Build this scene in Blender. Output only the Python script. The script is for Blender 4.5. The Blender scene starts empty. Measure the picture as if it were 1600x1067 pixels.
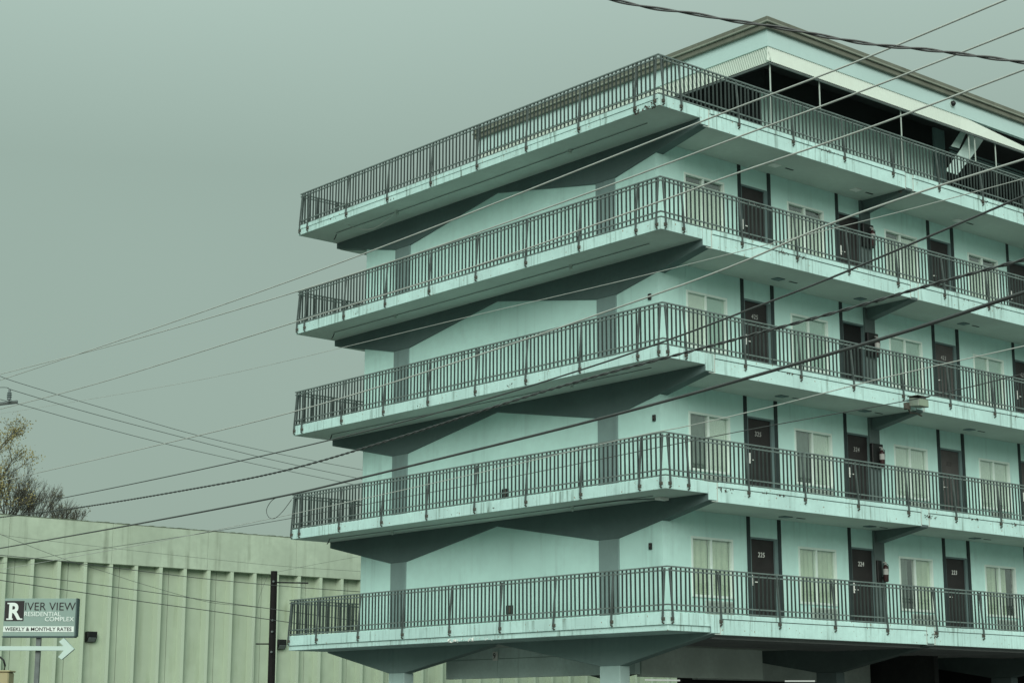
import bpy, bmesh, math, random
from mathutils import Vector, Matrix
R = math.radians
rnd = random.Random(7)
scene = bpy.context.scene
COL = scene.collection

# ------------------------------------------------------------------ camera
cam_d = bpy.data.cameras.new('camera'); cam = bpy.data.objects.new('camera', cam_d); COL.objects.link(cam)
CF = Vector((0.635344, 0.743088, 0.210137)); CR = Vector((0.759891, -0.650050, 0.001200)); CU = Vector((-0.137491, -0.158919, 0.977671))
m = Matrix((CR, CU, -CF)).transposed().to_4x4(); m.translation = Vector((-28.273573, -27.781678, 1.600000))
cam.matrix_world = m
cam_d.sensor_width = 36; cam_d.lens = 62.4686; cam_d.clip_start = 0.5; cam_d.clip_end = 3000
scene.camera = cam
scene.render.resolution_x = 1024; scene.render.resolution_y = 682

# ------------------------------------------------------------------ overcast sky and soft sun
SUN_EL, SUN_AZ = R(25), R(221)          # azimuth clockwise from +y: the sun stands behind the camera
w = bpy.data.worlds.new('World'); scene.world = w; w.use_nodes = True
nt = w.node_tree; N = nt.nodes; L = nt.links
for n in list(N): N.remove(n)
out = N.new('ShaderNodeOutputWorld'); bg = N.new('ShaderNodeBackground')
tc = N.new('ShaderNodeTexCoord'); sep = N.new('ShaderNodeSeparateXYZ'); L.new(tc.outputs['Generated'], sep.inputs[0])
ramp = N.new('ShaderNodeValToRGB'); L.new(sep.outputs['Z'], ramp.inputs[0])
ramp.color_ramp.elements[0].position = 0.0; ramp.color_ramp.elements[0].color = (0.190, 0.255, 0.220, 1)
ramp.color_ramp.elements[1].position = 1.0; ramp.color_ramp.elements[1].color = (0.68, 0.87, 0.79, 1)
e = ramp.color_ramp.elements.new(0.30); e.color = (0.196, 0.260, 0.222, 1)
nz = N.new('ShaderNodeTexNoise'); nz.inputs['Scale'].default_value = 2.2; nz.inputs['Detail'].default_value = 3
L.new(tc.outputs['Generated'], nz.inputs['Vector'])
mr = N.new('ShaderNodeMapRange'); mr.inputs[3].default_value = 0.90; mr.inputs[4].default_value = 1.10
L.new(nz.outputs['Fac'], mr.inputs[0])
mul = N.new('ShaderNodeMixRGB'); mul.blend_type = 'MULTIPLY'; mul.inputs[0].default_value = 1
L.new(ramp.outputs[0], mul.inputs[1]); L.new(mr.outputs[0], mul.inputs[2])
sky = N.new('ShaderNodeTexSky'); sky.sky_type = 'NISHITA'; sky.sun_disc = False
sky.sun_elevation = SUN_EL; sky.sun_rotation = SUN_AZ; sky.dust_density = 5; sky.air_density = 1.5
sc_ = N.new('ShaderNodeMixRGB'); sc_.blend_type = 'MULTIPLY'; sc_.inputs[0].default_value = 1
sc_.inputs[2].default_value = (0.08, 0.08, 0.08, 1); L.new(sky.outputs[0], sc_.inputs[1])
mix = N.new('ShaderNodeMixRGB'); mix.inputs[0].default_value = 0.93          # nearly closed cloud cover
L.new(sc_.outputs[0], mix.inputs[1]); L.new(mul.outputs[0], mix.inputs[2])
L.new(mix.outputs[0], bg.inputs[0]); bg.inputs[1].default_value = 1.0; L.new(bg.outputs[0], out.inputs[0])
sd = bpy.data.lights.new('sun', 'SUN'); sd.energy = 1.5; sd.angle = R(35); sd.color = (1.0, 0.99, 0.93)
so = bpy.data.objects.new('sun', sd); COL.objects.link(so)
dirv = Vector((math.sin(SUN_AZ)*math.cos(SUN_EL), math.cos(SUN_AZ)*math.cos(SUN_EL), math.sin(SUN_EL)))
so.rotation_euler = dirv.to_track_quat('Z', 'Y').to_euler(); so.location = dirv*60
scene.view_settings.view_transform = 'Standard'; scene.view_settings.look = 'None'
scene.view_settings.exposure = 0.7; scene.view_settings.gamma = 1; scene.view_settings.use_curve_mapping = False

# ------------------------------------------------------------------ helpers
class MB:
    def __init__(s): s.v = []; s.f = []
    def box(s, x0, x1, y0, y1, z0, z1):
        b = len(s.v)
        s.v += [(x0,y0,z0),(x1,y0,z0),(x1,y1,z0),(x0,y1,z0),(x0,y0,z1),(x1,y0,z1),(x1,y1,z1),(x0,y1,z1)]
        s.f += [tuple(b+i for i in q) for q in ((0,3,2,1),(4,5,6,7),(0,1,5,4),(1,2,6,5),(2,3,7,6),(3,0,4,7))]
        return s
    def prism(s, prof, ax, a, b):
        # closed profile extruded along axis ax from a to b; prof holds the two other coordinates in xyz order
        def P(c, t):
            q = list(c); q.insert('xyz'.index(ax), t); return tuple(q)
        n = len(prof); k = len(s.v)
        s.v += [P(c, a) for c in prof] + [P(c, b) for c in prof]
        s.f += [tuple(k+i for i in range(n))[::-1], tuple(k+n+i for i in range(n))]
        s.f += [(k+i, k+(i+1) % n, k+n+(i+1) % n, k+n+i) for i in range(n)]
        return s
    def tube(s, pts, r, n=6, cap=True):
        pts = [Vector(p) for p in pts]; k0 = len(s.v); up = Vector((0,0,1))
        rr = r if isinstance(r, (list, tuple)) else [r]*len(pts)
        for i, p in enumerate(pts):
            d = (pts[min(i+1, len(pts)-1)]-pts[max(i-1, 0)]).normalized()
            a = d.cross(up)
            if a.length < 1e-3: a = d.cross(Vector((1,0,0)))
            a.normalize(); b = d.cross(a)
            for j in range(n):
                t = 2*math.pi*j/n+math.pi/4
                s.v.append(tuple(p+(a*math.cos(t)+b*math.sin(t))*rr[i]))
        for i in range(len(pts)-1):
            for j in range(n):
                q = k0+i*n; s.f.append((q+j, q+(j+1) % n, q+n+(j+1) % n, q+n+j))
        if cap:
            s.f.append(tuple(k0+j for j in range(n))[::-1]); q = k0+(len(pts)-1)*n; s.f.append(tuple(q+j for j in range(n)))
        return s
    def mesh(s, name, mat, smooth=False):
        me = bpy.data.meshes.new(name); me.from_pydata(s.v, [], s.f)
        bm = bmesh.new(); bm.from_mesh(me); bmesh.ops.recalc_face_normals(bm, faces=bm.faces); bm.to_mesh(me); bm.free()
        if mat: me.materials.append(mat)
        if smooth:
            for p in me.polygons: p.use_smooth = True
        return me
    def build(s, name, mat, parent=None, smooth=False, bevel=0, loc=None):
        o = bpy.data.objects.new(name, s.mesh(name, mat, smooth)); COL.objects.link(o)
        if parent: o.parent = parent
        if loc: o.location = loc
        if bevel:
            b = o.modifiers.new('bevel', 'BEVEL'); b.width = bevel; b.segments = 1; b.limit_method = 'ANGLE'
        return o
def link_mesh(name, me, parent, loc=(0,0,0), rot=(0,0,0)):
    o = bpy.data.objects.new(name, me); COL.objects.link(o); o.parent = parent; o.location = loc; o.rotation_euler = rot; return o
def tag(o, label=None, cat=None, group=None, kind=None):
    if label: o['label'] = label
    if cat: o['category'] = cat
    if group: o['group'] = group
    if kind: o['kind'] = kind
    return o
def thing(name, loc, label, cat, group=None, rz=0):
    o = bpy.data.objects.new(name, None); COL.objects.link(o); o.location = loc; o.rotation_euler = (0,0,rz); o.empty_display_size = .3
    return tag(o, label, cat, group)
def text_mesh(body, size, mat, ext=0.003, shear=0, align='CENTER', xs=1.0):
    c = bpy.data.curves.new('lettering', 'FONT'); c.body = body; c.size = size; c.extrude = ext; c.shear = shear
    c.align_x = align; c.space_character = 1.12; c.align_y = 'CENTER'; c.resolution_u = 3
    o = bpy.data.objects.new('lettering', c); COL.objects.link(o)
    me = bpy.data.meshes.new_from_object(o); bpy.data.objects.remove(o); bpy.data.curves.remove(c)
    for v in me.vertices: v.co.x *= xs
    me.materials.clear(); me.materials.append(mat); return me

# ------------------------------------------------------------------ materials
def material(name, col, rough=.7, metal=0, blotch=.12, bscale=.8, streak=0, streak_col=(.05,.08,.07), scol_scale=6, speck=0,
             speck_col=(.25,.16,.08), bump=.0, bump_scale=30, spec=.3):
    mt = bpy.data.materials.new(name); mt.use_nodes = True
    t = mt.node_tree; n = t.nodes; l = t.links; bs = n['Principled BSDF']
    bs.inputs['Roughness'].default_value = rough; bs.inputs['Metallic'].default_value = metal
    bs.inputs['Specular IOR Level'].default_value = spec
    co = n.new('ShaderNodeTexCoord')
    def noise(scale, detail=4, sc=(1,1,1)):
        mp = n.new('ShaderNodeMapping'); mp.inputs['Scale'].default_value = sc; l.new(co.outputs['Object'], mp.inputs[0])
        q = n.new('ShaderNodeTexNoise'); q.inputs['Scale'].default_value = scale; q.inputs['Detail'].default_value = detail
        l.new(mp.outputs[0], q.inputs['Vector']); return q.outputs['Fac']
    def rng(src, a, b, c, d):
        q = n.new('ShaderNodeMapRange'); l.new(src, q.inputs[0])
        for i, x in enumerate((a, b, c, d)): q.inputs[i+1].default_value = x
        return q.outputs[0]
    def mixc(fac, c1, c2, mode='MIX'):
        q = n.new('ShaderNodeMixRGB'); q.blend_type = mode
        for i, x in enumerate((fac, c1, c2)):
            if hasattr(x, 'is_output'): l.new(x, q.inputs[i])
            else: q.inputs[i].default_value = x if i == 0 else (*x, 1)
        return q.outputs[0]
    c = mixc(rng(noise(bscale, 6), .3, .7, 0, 1), tuple(x*(1-blotch) for x in col), tuple(min(1, x*(1+blotch*.7)) for x in col))
    c = mixc(rng(noise(bscale*9, 5), .35, .75, 0, .5), c, tuple(x*(1-blotch*1.2) for x in col))
    if streak:
        s1 = rng(noise(scol_scale, 4, (1,1,.05)), .50, .72, 0, 1); s2 = rng(noise(1.3, 3, (1,1,.5)), .42, .66, 0, 1)
        q = n.new('ShaderNodeMath'); q.operation = 'MULTIPLY'; l.new(s1, q.inputs[0]); l.new(s2, q.inputs[1])
        q2 = n.new('ShaderNodeMath'); q2.operation = 'MULTIPLY'; l.new(q.outputs[0], q2.inputs[0]); q2.inputs[1].default_value = streak
        c = mixc(q2.outputs[0], c, streak_col)
    if speck:
        a = rng(noise(14, 6), .66, .72, 0, speck); c = mixc(a, c, speck_col)
    l.new(c, bs.inputs['Base Color'])
    if bump:
        b = n.new('ShaderNodeBump'); b.inputs['Strength'].default_value = bump; b.inputs['Distance'].default_value = .02
        l.new(noise(bump_scale, 5), b.inputs['Height']); l.new(b.outputs[0], bs.inputs['Normal'])
    return mt
M = {}
M['wall']   = material('wall_paint', (.53,.81,.755), .75, blotch=.10, bscale=.5, streak=.32, streak_col=(.22,.36,.33), bump=.12)
M['fascia'] = material('fascia_paint', (.54,.79,.755), .65, blotch=.14, bscale=.9, streak=1.0, streak_col=(.08,.12,.085), scol_scale=11, speck=.85, bump=.25)
M['soffit'] = material('soffit_paint', (.50,.59,.545), .85, blotch=.10, bscale=.7, bump=.1)
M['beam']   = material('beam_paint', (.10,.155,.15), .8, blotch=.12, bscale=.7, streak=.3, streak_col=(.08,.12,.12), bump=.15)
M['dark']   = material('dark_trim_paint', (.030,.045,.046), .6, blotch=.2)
M['jamb']   = material('door_jamb_paint', (.13,.20,.20), .6, blotch=.15)
M['steel']  = material('rail_lit_paint', (.15,.20,.188), .5, blotch=.25, bscale=3, speck=.55, speck_col=(.07,.05,.035), spec=.4)  # same paint as the balusters, lightened as if catching light from above
M['baluster'] = material('baluster_shaded_paint', (.034,.048,.045), .5, blotch=.3, bscale=3, speck=.5, speck_col=(.05,.035,.025), spec=.4)  # same paint as the rails, with the bars' shaded look put into the colour
M['door']   = material('door_wood', (.026,.024,.024), .5, blotch=.3, bscale=2)
M['doorlite'] = material('worn_door_wood', (.075,.072,.07), .6, blotch=.25, bscale=2)
M['frame']  = material('window_frame_paint', (.68,.82,.76), .5, blotch=.08)
M['curtain'] = material('curtain_cloth', (.68,.82,.66), .9, blotch=.12, bscale=3, streak=.35, streak_col=(.25,.32,.22), scol_scale=9)
M['blind']  = material('white_blind', (.76,.90,.82), .8, blotch=.06, bscale=3)
M['greydrape'] = material('grey_drape', (.17,.23,.21), .9, blotch=.2, bscale=3)
M['board']  = material('painted_board', (.44,.67,.60), .75, blotch=.06, bscale=2)
M['white']  = material('white_paint', (.78,.82,.78), .6, blotch=.05)
M['grille'] = material('grille_metal', (.45,.55,.50), .5, blotch=.15, bscale=4)
M['cream']  = material('corrugated_sheet', (.60,.70,.63), .5, blotch=.05, bscale=.6, streak=.12, streak_col=(.4,.42,.36))
M['pfascia'] = material('penthouse_board', (.46,.63,.61), .7, blotch=.05, bscale=.5, streak=.12, streak_col=(.35,.5,.48))
M['gutter'] = material('gutter_metal', (.15,.165,.13), .6, blotch=.2, bscale=1.5, streak=.5, streak_col=(.06,.06,.045))
M['gutter2'] = material('gutter_lip_metal', (.24,.27,.22), .6, blotch=.15, bscale=1.5)
M['black']  = material('black_metal', (.012,.014,.014), .45, blotch=.3, bscale=6)
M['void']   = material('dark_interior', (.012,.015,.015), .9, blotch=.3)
M['concrete'] = material('concrete_grey', (.50,.58,.54), .85, blotch=.18, bscale=1.2, bump=.2)
M['conc_dark'] = material('carport_dark_fill', (.045,.05,.05), .9, blotch=.3, bscale=1)  # near-black: the carport's deep shade is put into the colour
M['joist']  = material('joist_paint', (.20,.22,.22), .7, blotch=.2)
M['ware']   = material('warehouse_panel', (.41,.505,.385), .85, blotch=.14, bscale=.25, streak=.75, streak_col=(.22,.28,.17), scol_scale=2.2, bump=.1, bump_scale=8)
M['parapet'] = material('warehouse_parapet', (.42,.515,.405), .85, blotch=.20, bscale=.35, streak=.8, streak_col=(.14,.17,.12), scol_scale=2.6, bump=.1, bump_scale=8)
M['rib']    = material('warehouse_rib', (.44,.54,.415), .85, blotch=.06, bscale=.25)
M['coping'] = material('parapet_coping', (.14,.18,.13), .9, blotch=.4, bscale=2)
M['wood']   = material('creosoted_wood', (.008,.008,.008), .8, blotch=.4, bscale=8, bump=.3)
M['wirel']  = material('aluminium_wire', (.50,.54,.50), .5, blotch=.15, bscale=2)
M['wired']  = material('rubber_cable', (.06,.068,.066), .45, blotch=.2, bscale=2, spec=.5)
M['signface'] = material('sign_face', (.22,.32,.285), .5, blotch=.05, bscale=1)
M['signdark'] = material('sign_edge', (.05,.09,.09), .5, blotch=.1)
M['signblack'] = material('sign_black', (.012,.012,.013), .5, blotch=.1)
M['signwhite'] = material('sign_white', (.66,.76,.72), .5, blotch=.05)
M['galv']   = material('galvanised_post', (.13,.16,.155), .5, blotch=.3, bscale=5)
M['tan']    = material('tan_enclosure', (.36,.33,.19), .6, blotch=.1)
M['red']    = material('extinguisher_red', (.04,.02,.02), .35, blotch=.1)
M['ceramic'] = material('insulator_ceramic', (.10,.13,.13), .3, blotch=.1)
M['ground'] = material('asphalt_ground', (.11,.11,.105), .9, blotch=.2, bscale=.15, bump=.3, bump_scale=20)
M['bark']   = material('bark', (.075,.075,.062), .9, blotch=.3, bscale=4)
M['leaf1']  = material('autumn_leaf', (.25,.22,.08), .7, blotch=.4, bscale=1.5)
M['leaf2']  = material('olive_leaf', (.10,.10,.05), .7, blotch=.4, bscale=1.5)
M['rust']   = material('rusty_steel', (.09,.085,.07), .7, blotch=.4, bscale=9)
g = bpy.data.materials.new('window_glass'); g.use_nodes = True; M['glass'] = g
t = g.node_tree; t.nodes.clear(); o_ = t.nodes.new('ShaderNodeOutputMaterial'); mx = t.nodes.new('ShaderNodeMixShader')
tr = t.nodes.new('ShaderNodeBsdfTransparent'); tr.inputs[0].default_value = (.97,.99,.97,1); gl = t.nodes.new('ShaderNodeBsdfGlossy'); gl.inputs['Roughness'].default_value = .03
lw = t.nodes.new('ShaderNodeLayerWeight'); lw.inputs[0].default_value = .35; fr = t.nodes.new('ShaderNodeMapRange'); fr.inputs[3].default_value = .07; fr.inputs[4].default_value = .6; t.links.new(lw.outputs['Facing'], fr.inputs[0])
t.links.new(fr.outputs[0], mx.inputs[0]); t.links.new(tr.outputs[0], mx.inputs[1]); t.links.new(gl.outputs[0], mx.inputs[2]); t.links.new(mx.outputs[0], o_.inputs[0])
g = bpy.data.materials.new('lit_tube'); g.use_nodes = True; M['tube'] = g
g.node_tree.nodes['Principled BSDF'].inputs['Emission Color'].default_value = (.9,1,.9,1); g.node_tree.nodes['Principled BSDF'].inputs['Emission Strength'].default_value = .25
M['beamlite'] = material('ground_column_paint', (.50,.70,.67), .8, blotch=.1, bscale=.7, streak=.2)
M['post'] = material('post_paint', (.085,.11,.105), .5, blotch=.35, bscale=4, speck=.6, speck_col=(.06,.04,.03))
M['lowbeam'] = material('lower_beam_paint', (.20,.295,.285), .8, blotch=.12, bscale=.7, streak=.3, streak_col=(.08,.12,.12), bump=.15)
M['fhouse'] = material('floodlight_housing', (.20,.24,.20), .5, blotch=.25, bscale=6)
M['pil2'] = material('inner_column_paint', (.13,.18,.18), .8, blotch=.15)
M['pil'] = material('pilaster_and_beam_shade', (.11,.155,.15), .7, blotch=.2)  # also on the inner beams, where it carries painted shade
M['numgrey'] = material('number_grey', (.40,.42,.40), .6, blotch=.1)
M['numfaint'] = material('number_faded', (.05,.05,.048), .6, blotch=.1)
M['postw'] = material('post_white', (.38,.45,.41), .5, blotch=.15)
M['pwall'] = material('penthouse_wall_paint', (.52,.72,.67), .8, blotch=.1, streak=.2)
M['jambl'] = material('fallen_sheet_metal', (.50,.66,.62), .6, blotch=.12)
M['spandrel'] = material('spandrel_concrete', (.58,.74,.71), .85, blotch=.15, bscale=1.2, streak=.3)
M['arrow'] = material('arrow_white', (.46,.60,.55), .5, blotch=.05)
M['glassgreen'] = material('lamp_lens', (.25,.32,.24), .2, blotch=.15)
# ------------------------------------------------------------------ ground
tag(MB().box(-1500,1500,-1500,1500,-.5,0).build('ground', M['ground']), 'grey asphalt ground all around the buildings', None, kind='structure')

# ------------------------------------------------------------------ apartment building
W = 15.024; XE = 24.0; Z2 = 3.746; H = 3.0; TS = .27; TD = .1755
ZL = {k: Z2+(k-2)*H for k in range(2, 7)}
YW = 1.505; XW = 1.40
B = thing('apartment_building', (0,0,0), 'five-level pale teal motel block with cantilevered concrete balconies', 'building')
FRAMES = (1.365, 9.31, 17.26)
POSTS_END = {k: [(.76 if k in (6,) else .78)+1.965*i for i in range(8)] for k in (3,4,5,6)}
POSTS_END[2] = [1.74+1.968*i for i in range(7)]
POSTS_LONG = {k: [.70+2.01*i for i in range(11)] for k in (3,4,5,6)}; POSTS_LONG[2] = [1.66+2.005*i for i in range(10)]
POSTS_LONG[2][0] = 3.66-2.0
for k, z in ZL.items():
    s = MB().box(0, 1.5, 0, W, z, z+TS)
    s.box(1.5, XE, 0, W, z-TD, z+TS)
    sl = s.build('floor_slab', M['soffit'], B)
    # fascia panels on the end face and on the long face
    ys = [0.0]+[y+.02 for y in (1.9, 3.8, 5.75, 7.7, 9.65, 11.6, 13.5)]+[W]
    for a, b in zip(ys[:-1], ys[1:]):
        dx = rnd.uniform(0, .006)
        MB().box(-.014-dx, -.001, a+(.004 if a else 0), b-.004, z-.004, z+TS-.002).build('fascia_panel', M['fascia'], sl, bevel=.006)
    if k == 6:
        MB().box(-.034, -.0205, 0.0, W, z+.165, z+TS+.004).build('curb_strip', M['fascia'], sl, bevel=.004)
    MB().box(.0, 1.362, -.014, -.001, z-.004, z+TS-.002).build('fascia_panel', M['fascia'], sl, bevel=.006)
    segs = [(1.70, 5.4), (5.408, 9.27), (9.66, 13.4), (13.408, 17.22), (17.62, 20.6), (20.608, XE)]
    for a, b in segs:
        dy = rnd.uniform(0, .008)
        MB().box(a, b, -.012-dy, -.001, z-TD-.004, z+.16).build('fascia_panel', M['fascia'], sl, bevel=.006)
        MB().box(a+.01, b-.01, -.030-dy, -.001, z+.1725, z+TS+.006).build('curb_strip', M['fascia'], sl, bevel=.006)
    MB().box(1.70, XE, -.010, .001, z+.1601, z+.172).build('joint_shadow_strip', M['dark'], sl)  # dark strip in the joint, painting the shadow line under the curb
    for fx in FRAMES:
        MB().box(fx+.008, fx+.285, -.016, -.006, z-.145, z+TS-.006).build('patch_panel', M['fascia'], sl, bevel=.004)
    if k == 2:
        MB().box(.022, 1.36, .022, W-.02, z-.135, z-.001).build('lower_ledge', M['fascia'], sl, bevel=.008)
    MB().box(0, 21, W-.012+.013, W+.014, z, z+TS-.002).build('fascia_panel', M['fascia'], sl)
    # cross frames: beam with sloping haunches, and columns below it
    for i, fx in enumerate(FRAMES):
        top = z+.05 if i == 0 else z-.1
        prof = [(-.005, top), (-.005, z-.165), (2.95, z-.80), (3.65, z-.80), (W/2, z-.145 if i == 0 else z-.19), (W-3.65, z-.80), (W-2.95, z-.80), (W+.005, z-.165), (W+.005, top)]
        if i: prof[1] = (-.005, z-TD-.03); prof[7] = (W+.005, z-TD-.03)
        MB().prism(prof, 'x', fx, fx+.285).build('frame_beam', (M['beam'] if k > 2 else M['lowbeam']) if i == 0 else M['pil'], B, bevel=.012)  # inner beams: shade under the slab is put into a dark colour
        zb = 0 if k == 2 else ZL[k-1]+TS
        for y0 in (2.95, W-3.65):
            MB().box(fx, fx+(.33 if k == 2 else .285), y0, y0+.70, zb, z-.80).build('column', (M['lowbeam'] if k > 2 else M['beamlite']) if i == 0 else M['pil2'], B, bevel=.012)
    # soffit fittings
    if k > 2:
        cx = .66
        MB().tube([(cx, 1.05, z-.02), (cx+.02, 7, z-.02), (cx-.02, W-1.0, z-.02)], .009, 5).build('conduit', M['galv'], B)
        for y in (3.8, 11.05):
            MB().tube([(cx, y, z+.02), (cx, y, z-.05)], [.055, .05], 10).tube([(cx, y, z-.05), (cx, y, z-.08), (cx, y, z-.11), (cx, y, z-.14)], [.02, .042, .042, .012], 8).build('bulb_holder', M['grille'], B, smooth=False)
        MB().tube([(.76, W-.85, z-.0), (.74, W-.82, z-.10), (.78, W-.70, z-.13)], .014, 6).build('bracket_hook', M['black'], B)
        for x in (5.09, 8.35, 12.9, 16.6):
            MB().box(x-.14, x+.14, .80, 1.02, z-TD-.022, z-TD+.01).build('soffit_light', M['white'] if k in (6,) else M['jamb'], B)
            MB().box(x+.40, x+.70, .87, .92, z-TD-.010, z-TD+.01).build('soffit_slot', M['dark'], B)

# storeys: end wall, long wall with openings, windows, doors
WIN = [(2.36,3.80), (6.22,7.68), (10.28,11.73), (14.13,15.60), (18.2,19.65)]
DOORS = [(4.32,4.44,4.49,5.34,5.47,5.58,0), (8.19,8.31,8.35,9.20,9.22,9.64,1), (12.21,12.34,12.38,13.23,13.35,13.47,0), (16.08,16.20,16.24,17.10,17.13,17.57,1)]
SOLID = [(1.55,2.36), (3.80,4.32), (5.58,6.22), (7.68,8.19), (9.64,10.28), (11.73,12.21), (13.47,14.13), (15.60,16.08), (17.57,18.2), (19.65,XE)]
def wavy(x0, x1, z0, z1, y, amp, per, ph):
    mb = MB(); n = max(8, int((x1-x0)/per*6)); 
    for i in range(n+1):
        x = x0+(x1-x0)*i/n; yy = y+amp*math.sin(2*math.pi*x/per+ph)+amp*.5*math.sin(5.1*x+ph)
        mb.v += [(x, yy, z0), (x, yy+amp*.3*math.sin(3*x), z1)]
    for i in range(n): mb.f.append((2*i, 2*i+2, 2*i+3, 2*i+1))
    return mb
DRAPE = {(2,0):('curtain','curtain'), (2,1):('curtain','curtain'), (2,2):('greydrape','curtain'), (2,3):('curtain','curtain'), (2,4):('curtain','curtain'),
         (3,0):('greydrape','blind'), (3,1):('greydrape','blind'), (3,2):('blind','blind'), (3,3):('blind','blind'), (3,4):('blind','curtain')}
for k in (2,3,4,5):
    z = ZL[k]; fl = z+TS; ce = z+H-TD
    MB().box(XW, 1.55, YW, W-YW, fl, z+H).build('end_wall', M['wall'], B)
    MB().box(1.55, XE, W-YW-.15, W-YW, fl, ce).build('rear_wall', M['wall'], B)
    MB().box(XE-.15, XE, YW+.15, W-YW-.15, fl, ce).build('far_end_wall', M['wall'], B)
    zw0, zw1 = z+.80, z+2.207
    for a, b in SOLID: MB().box(a+.002, b-.002, YW+rnd.uniform(0,.003), YW+.13, fl, ce).build('wall_panel', M['wall'], B)
    for a, b in WIN:
        MB().box(a+.002, b-.002, YW+rnd.uniform(0,.003), YW+.13, fl, zw0).build('wall_panel', M['wall'], B)
        MB().box(a+.002, b-.002, YW+rnd.uniform(0,.003), YW+.13, zw1, ce).build('wall_panel', M['wall'], B)
    MB().box(1.551, XE-.151, YW+.16, YW+.17, fl, ce).build('dark_room_sheet', M['void'], B)  # black sheet standing in for the darkness of the unlit rooms
    for i, (a, b) in enumerate(WIN):
        fm = MB(); t_ = .045; y0, y1 = YW-.022, YW+.10
        fm.box(a-.01, b+.01, y0, y1, zw1-t_, zw1+.01); fm.box(a-.01, b+.01, y0-.012, y1, zw0-.02, zw0+t_)
        fm.box(a-.01, a+t_, y0, y1, zw0+t_, zw1-t_); fm.box(b-t_, b+.01, y0, y1, zw0+t_, zw1-t_)
        mid = (a+b)/2-.03; fm.box(mid-.03, mid+.03, y0+.012, y1, zw0+t_, zw1-t_)
        wn = fm.build('window', M['frame'], B, bevel=.004)
        d = DRAPE.get((k, i))
        for h, (p, q) in enumerate(((a+t_, mid-.03), (mid+.03, b-t_))):
            MB().box(p, q, YW+.035+.02*h, YW+.041+.02*h, zw0+t_, zw1-t_).build('pane', M['glass'], wn)
            if k == 4:
                MB().box(p+.002, q-.002, YW+.062, YW+.075, zw0+t_, zw1-t_-.002).build('cover_board', M['blind'] if (i == 0 and h == 0) else M['board'], wn)
            elif k == 5:
                tp = zw1-t_-(.13 if not (i == 2 and h == 1) else .02)-.02*h
                wavy(p, q, zw0+t_, tp, YW+.095, .004, .09, i).build('blind', M['blind'], wn)
            else:
                nm = d[h]; gap = 0
                if (k, i, h) == (2, 3, 1): gap = .32
                if (k, i, h) == (2, 2, 0): gap = .2
                wavy(p, q-gap, zw0+t_, zw1-t_-.01, YW+.105, .016 if nm != 'blind' else .004, .19 if nm != 'blind' else .09, i*2.1+h+k).build('curtain' if nm != 'blind' else 'blind', M[nm], wn, smooth=True)
        if i < 4:
            g0 = a+.42; ac = MB().box(g0, g0+.98, YW-.05, YW-.002, z+.40, z+.72).build('air_conditioner', M['grille'], B, bevel=.008)
            sm = MB()
            for q in range(8): sm.box(g0+.04, g0+.94, YW-.066, YW-.0505, z+.43+q*.034, z+.449+q*.034)
            sm.build('louvre', M['grille'], ac)
    for i, (a, b, c, d2, e_, f_, pil) in enumerate(DOORS):
        MB().box(a, b, YW-.012, YW+.10, fl, ce).build('door_trim', M['dark'], B)
        if pil: MB().box(e_, f_, YW-.045, YW+.13, fl, ce).build('pilaster', M['pil'], B, bevel=.01)
        else: MB().box(e_, f_, YW-.012, YW+.10, fl, ce).build('door_trim', M['dark'], B)
        jm = MB().box(b, c, YW+.012, YW+.10, fl, z+2.29)
        if not pil: jm.box(d2, e_, YW+.006, YW+.10, fl, z+2.29)
        else: jm.box(d2, e_, YW+.006, YW+.10, fl, z+2.29)
        jm.box(b, e_, YW+.002, YW+.10, z+2.29, z+2.335)
        jm.build('door_frame', M['jamb'], B)
        MB().box(b, e_, YW+.018, YW+.10, z+2.335, ce).build('transom_panel', M['wall'], B)
        od = (k == 4 and i == 1)
        dr = MB().box(c, d2, YW+(.05 if not od else .10), YW+.12, fl+.03, z+2.29).build('door', M['doorlite'] if (k, i) in ((3,2),(4,2),(3,3)) else (M['void'] if od else M['door']), B)
        MB().box(c, d2, YW+.0, YW+.10, fl, fl+.03).build('threshold', M['white'] if k == 2 and i == 0 else M['jamb'], dr)
        if not od:
            MB().box(c+.045, c+.095, YW+.036, YW+.052, z+1.16, z+1.42).build('lock_plate', M['white'], dr)
            MB().tube([(c+.07, YW+.036, z+1.24), (c+.07, YW-.015, z+1.24), (c+.17, YW-.015, z+1.24)], .013, 6).build('handle', M['white'], dr)
            me = text_mesh('%d%d' % (k, 25-i), .17, M['white'] if k == 2 else (M['numfaint'] if (k, i) == (3, 2) else M['numgrey']), .004, shear=.1, xs=.9)
            link_mesh('room_number', me, dr, ((c+d2)/2-.03, YW+.046, z+1.915), (R(90), 0, 0))
# small boxes on the end wall
for y, zz in ((1.785, 11.68), (1.70, 8.705), (1.89, 5.68)):
    o = MB().box(XW-.045, XW, y-.045, y+.045, zz-.075, zz+.075).build('junction_box', M['black'], B, bevel=.006)
    MB().box(XW-.052, XW-.046, y-.02, y+.02, zz-.02, zz+.03).build('cover_plate', M['rust'], o)
for y, zz in ((7.17, 7.44), (6.99, 4.44)):
    o = MB().box(XW-.03, XW, y-.13, y+.13, zz-.11, zz+.11).build('outlet_box', M['black'], B, bevel=.006)
    MB().box(XW-.036, XW-.031, y-.05, y+.02, zz-.09, zz+.09).build('cover_plate', M['rust'], o)
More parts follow.
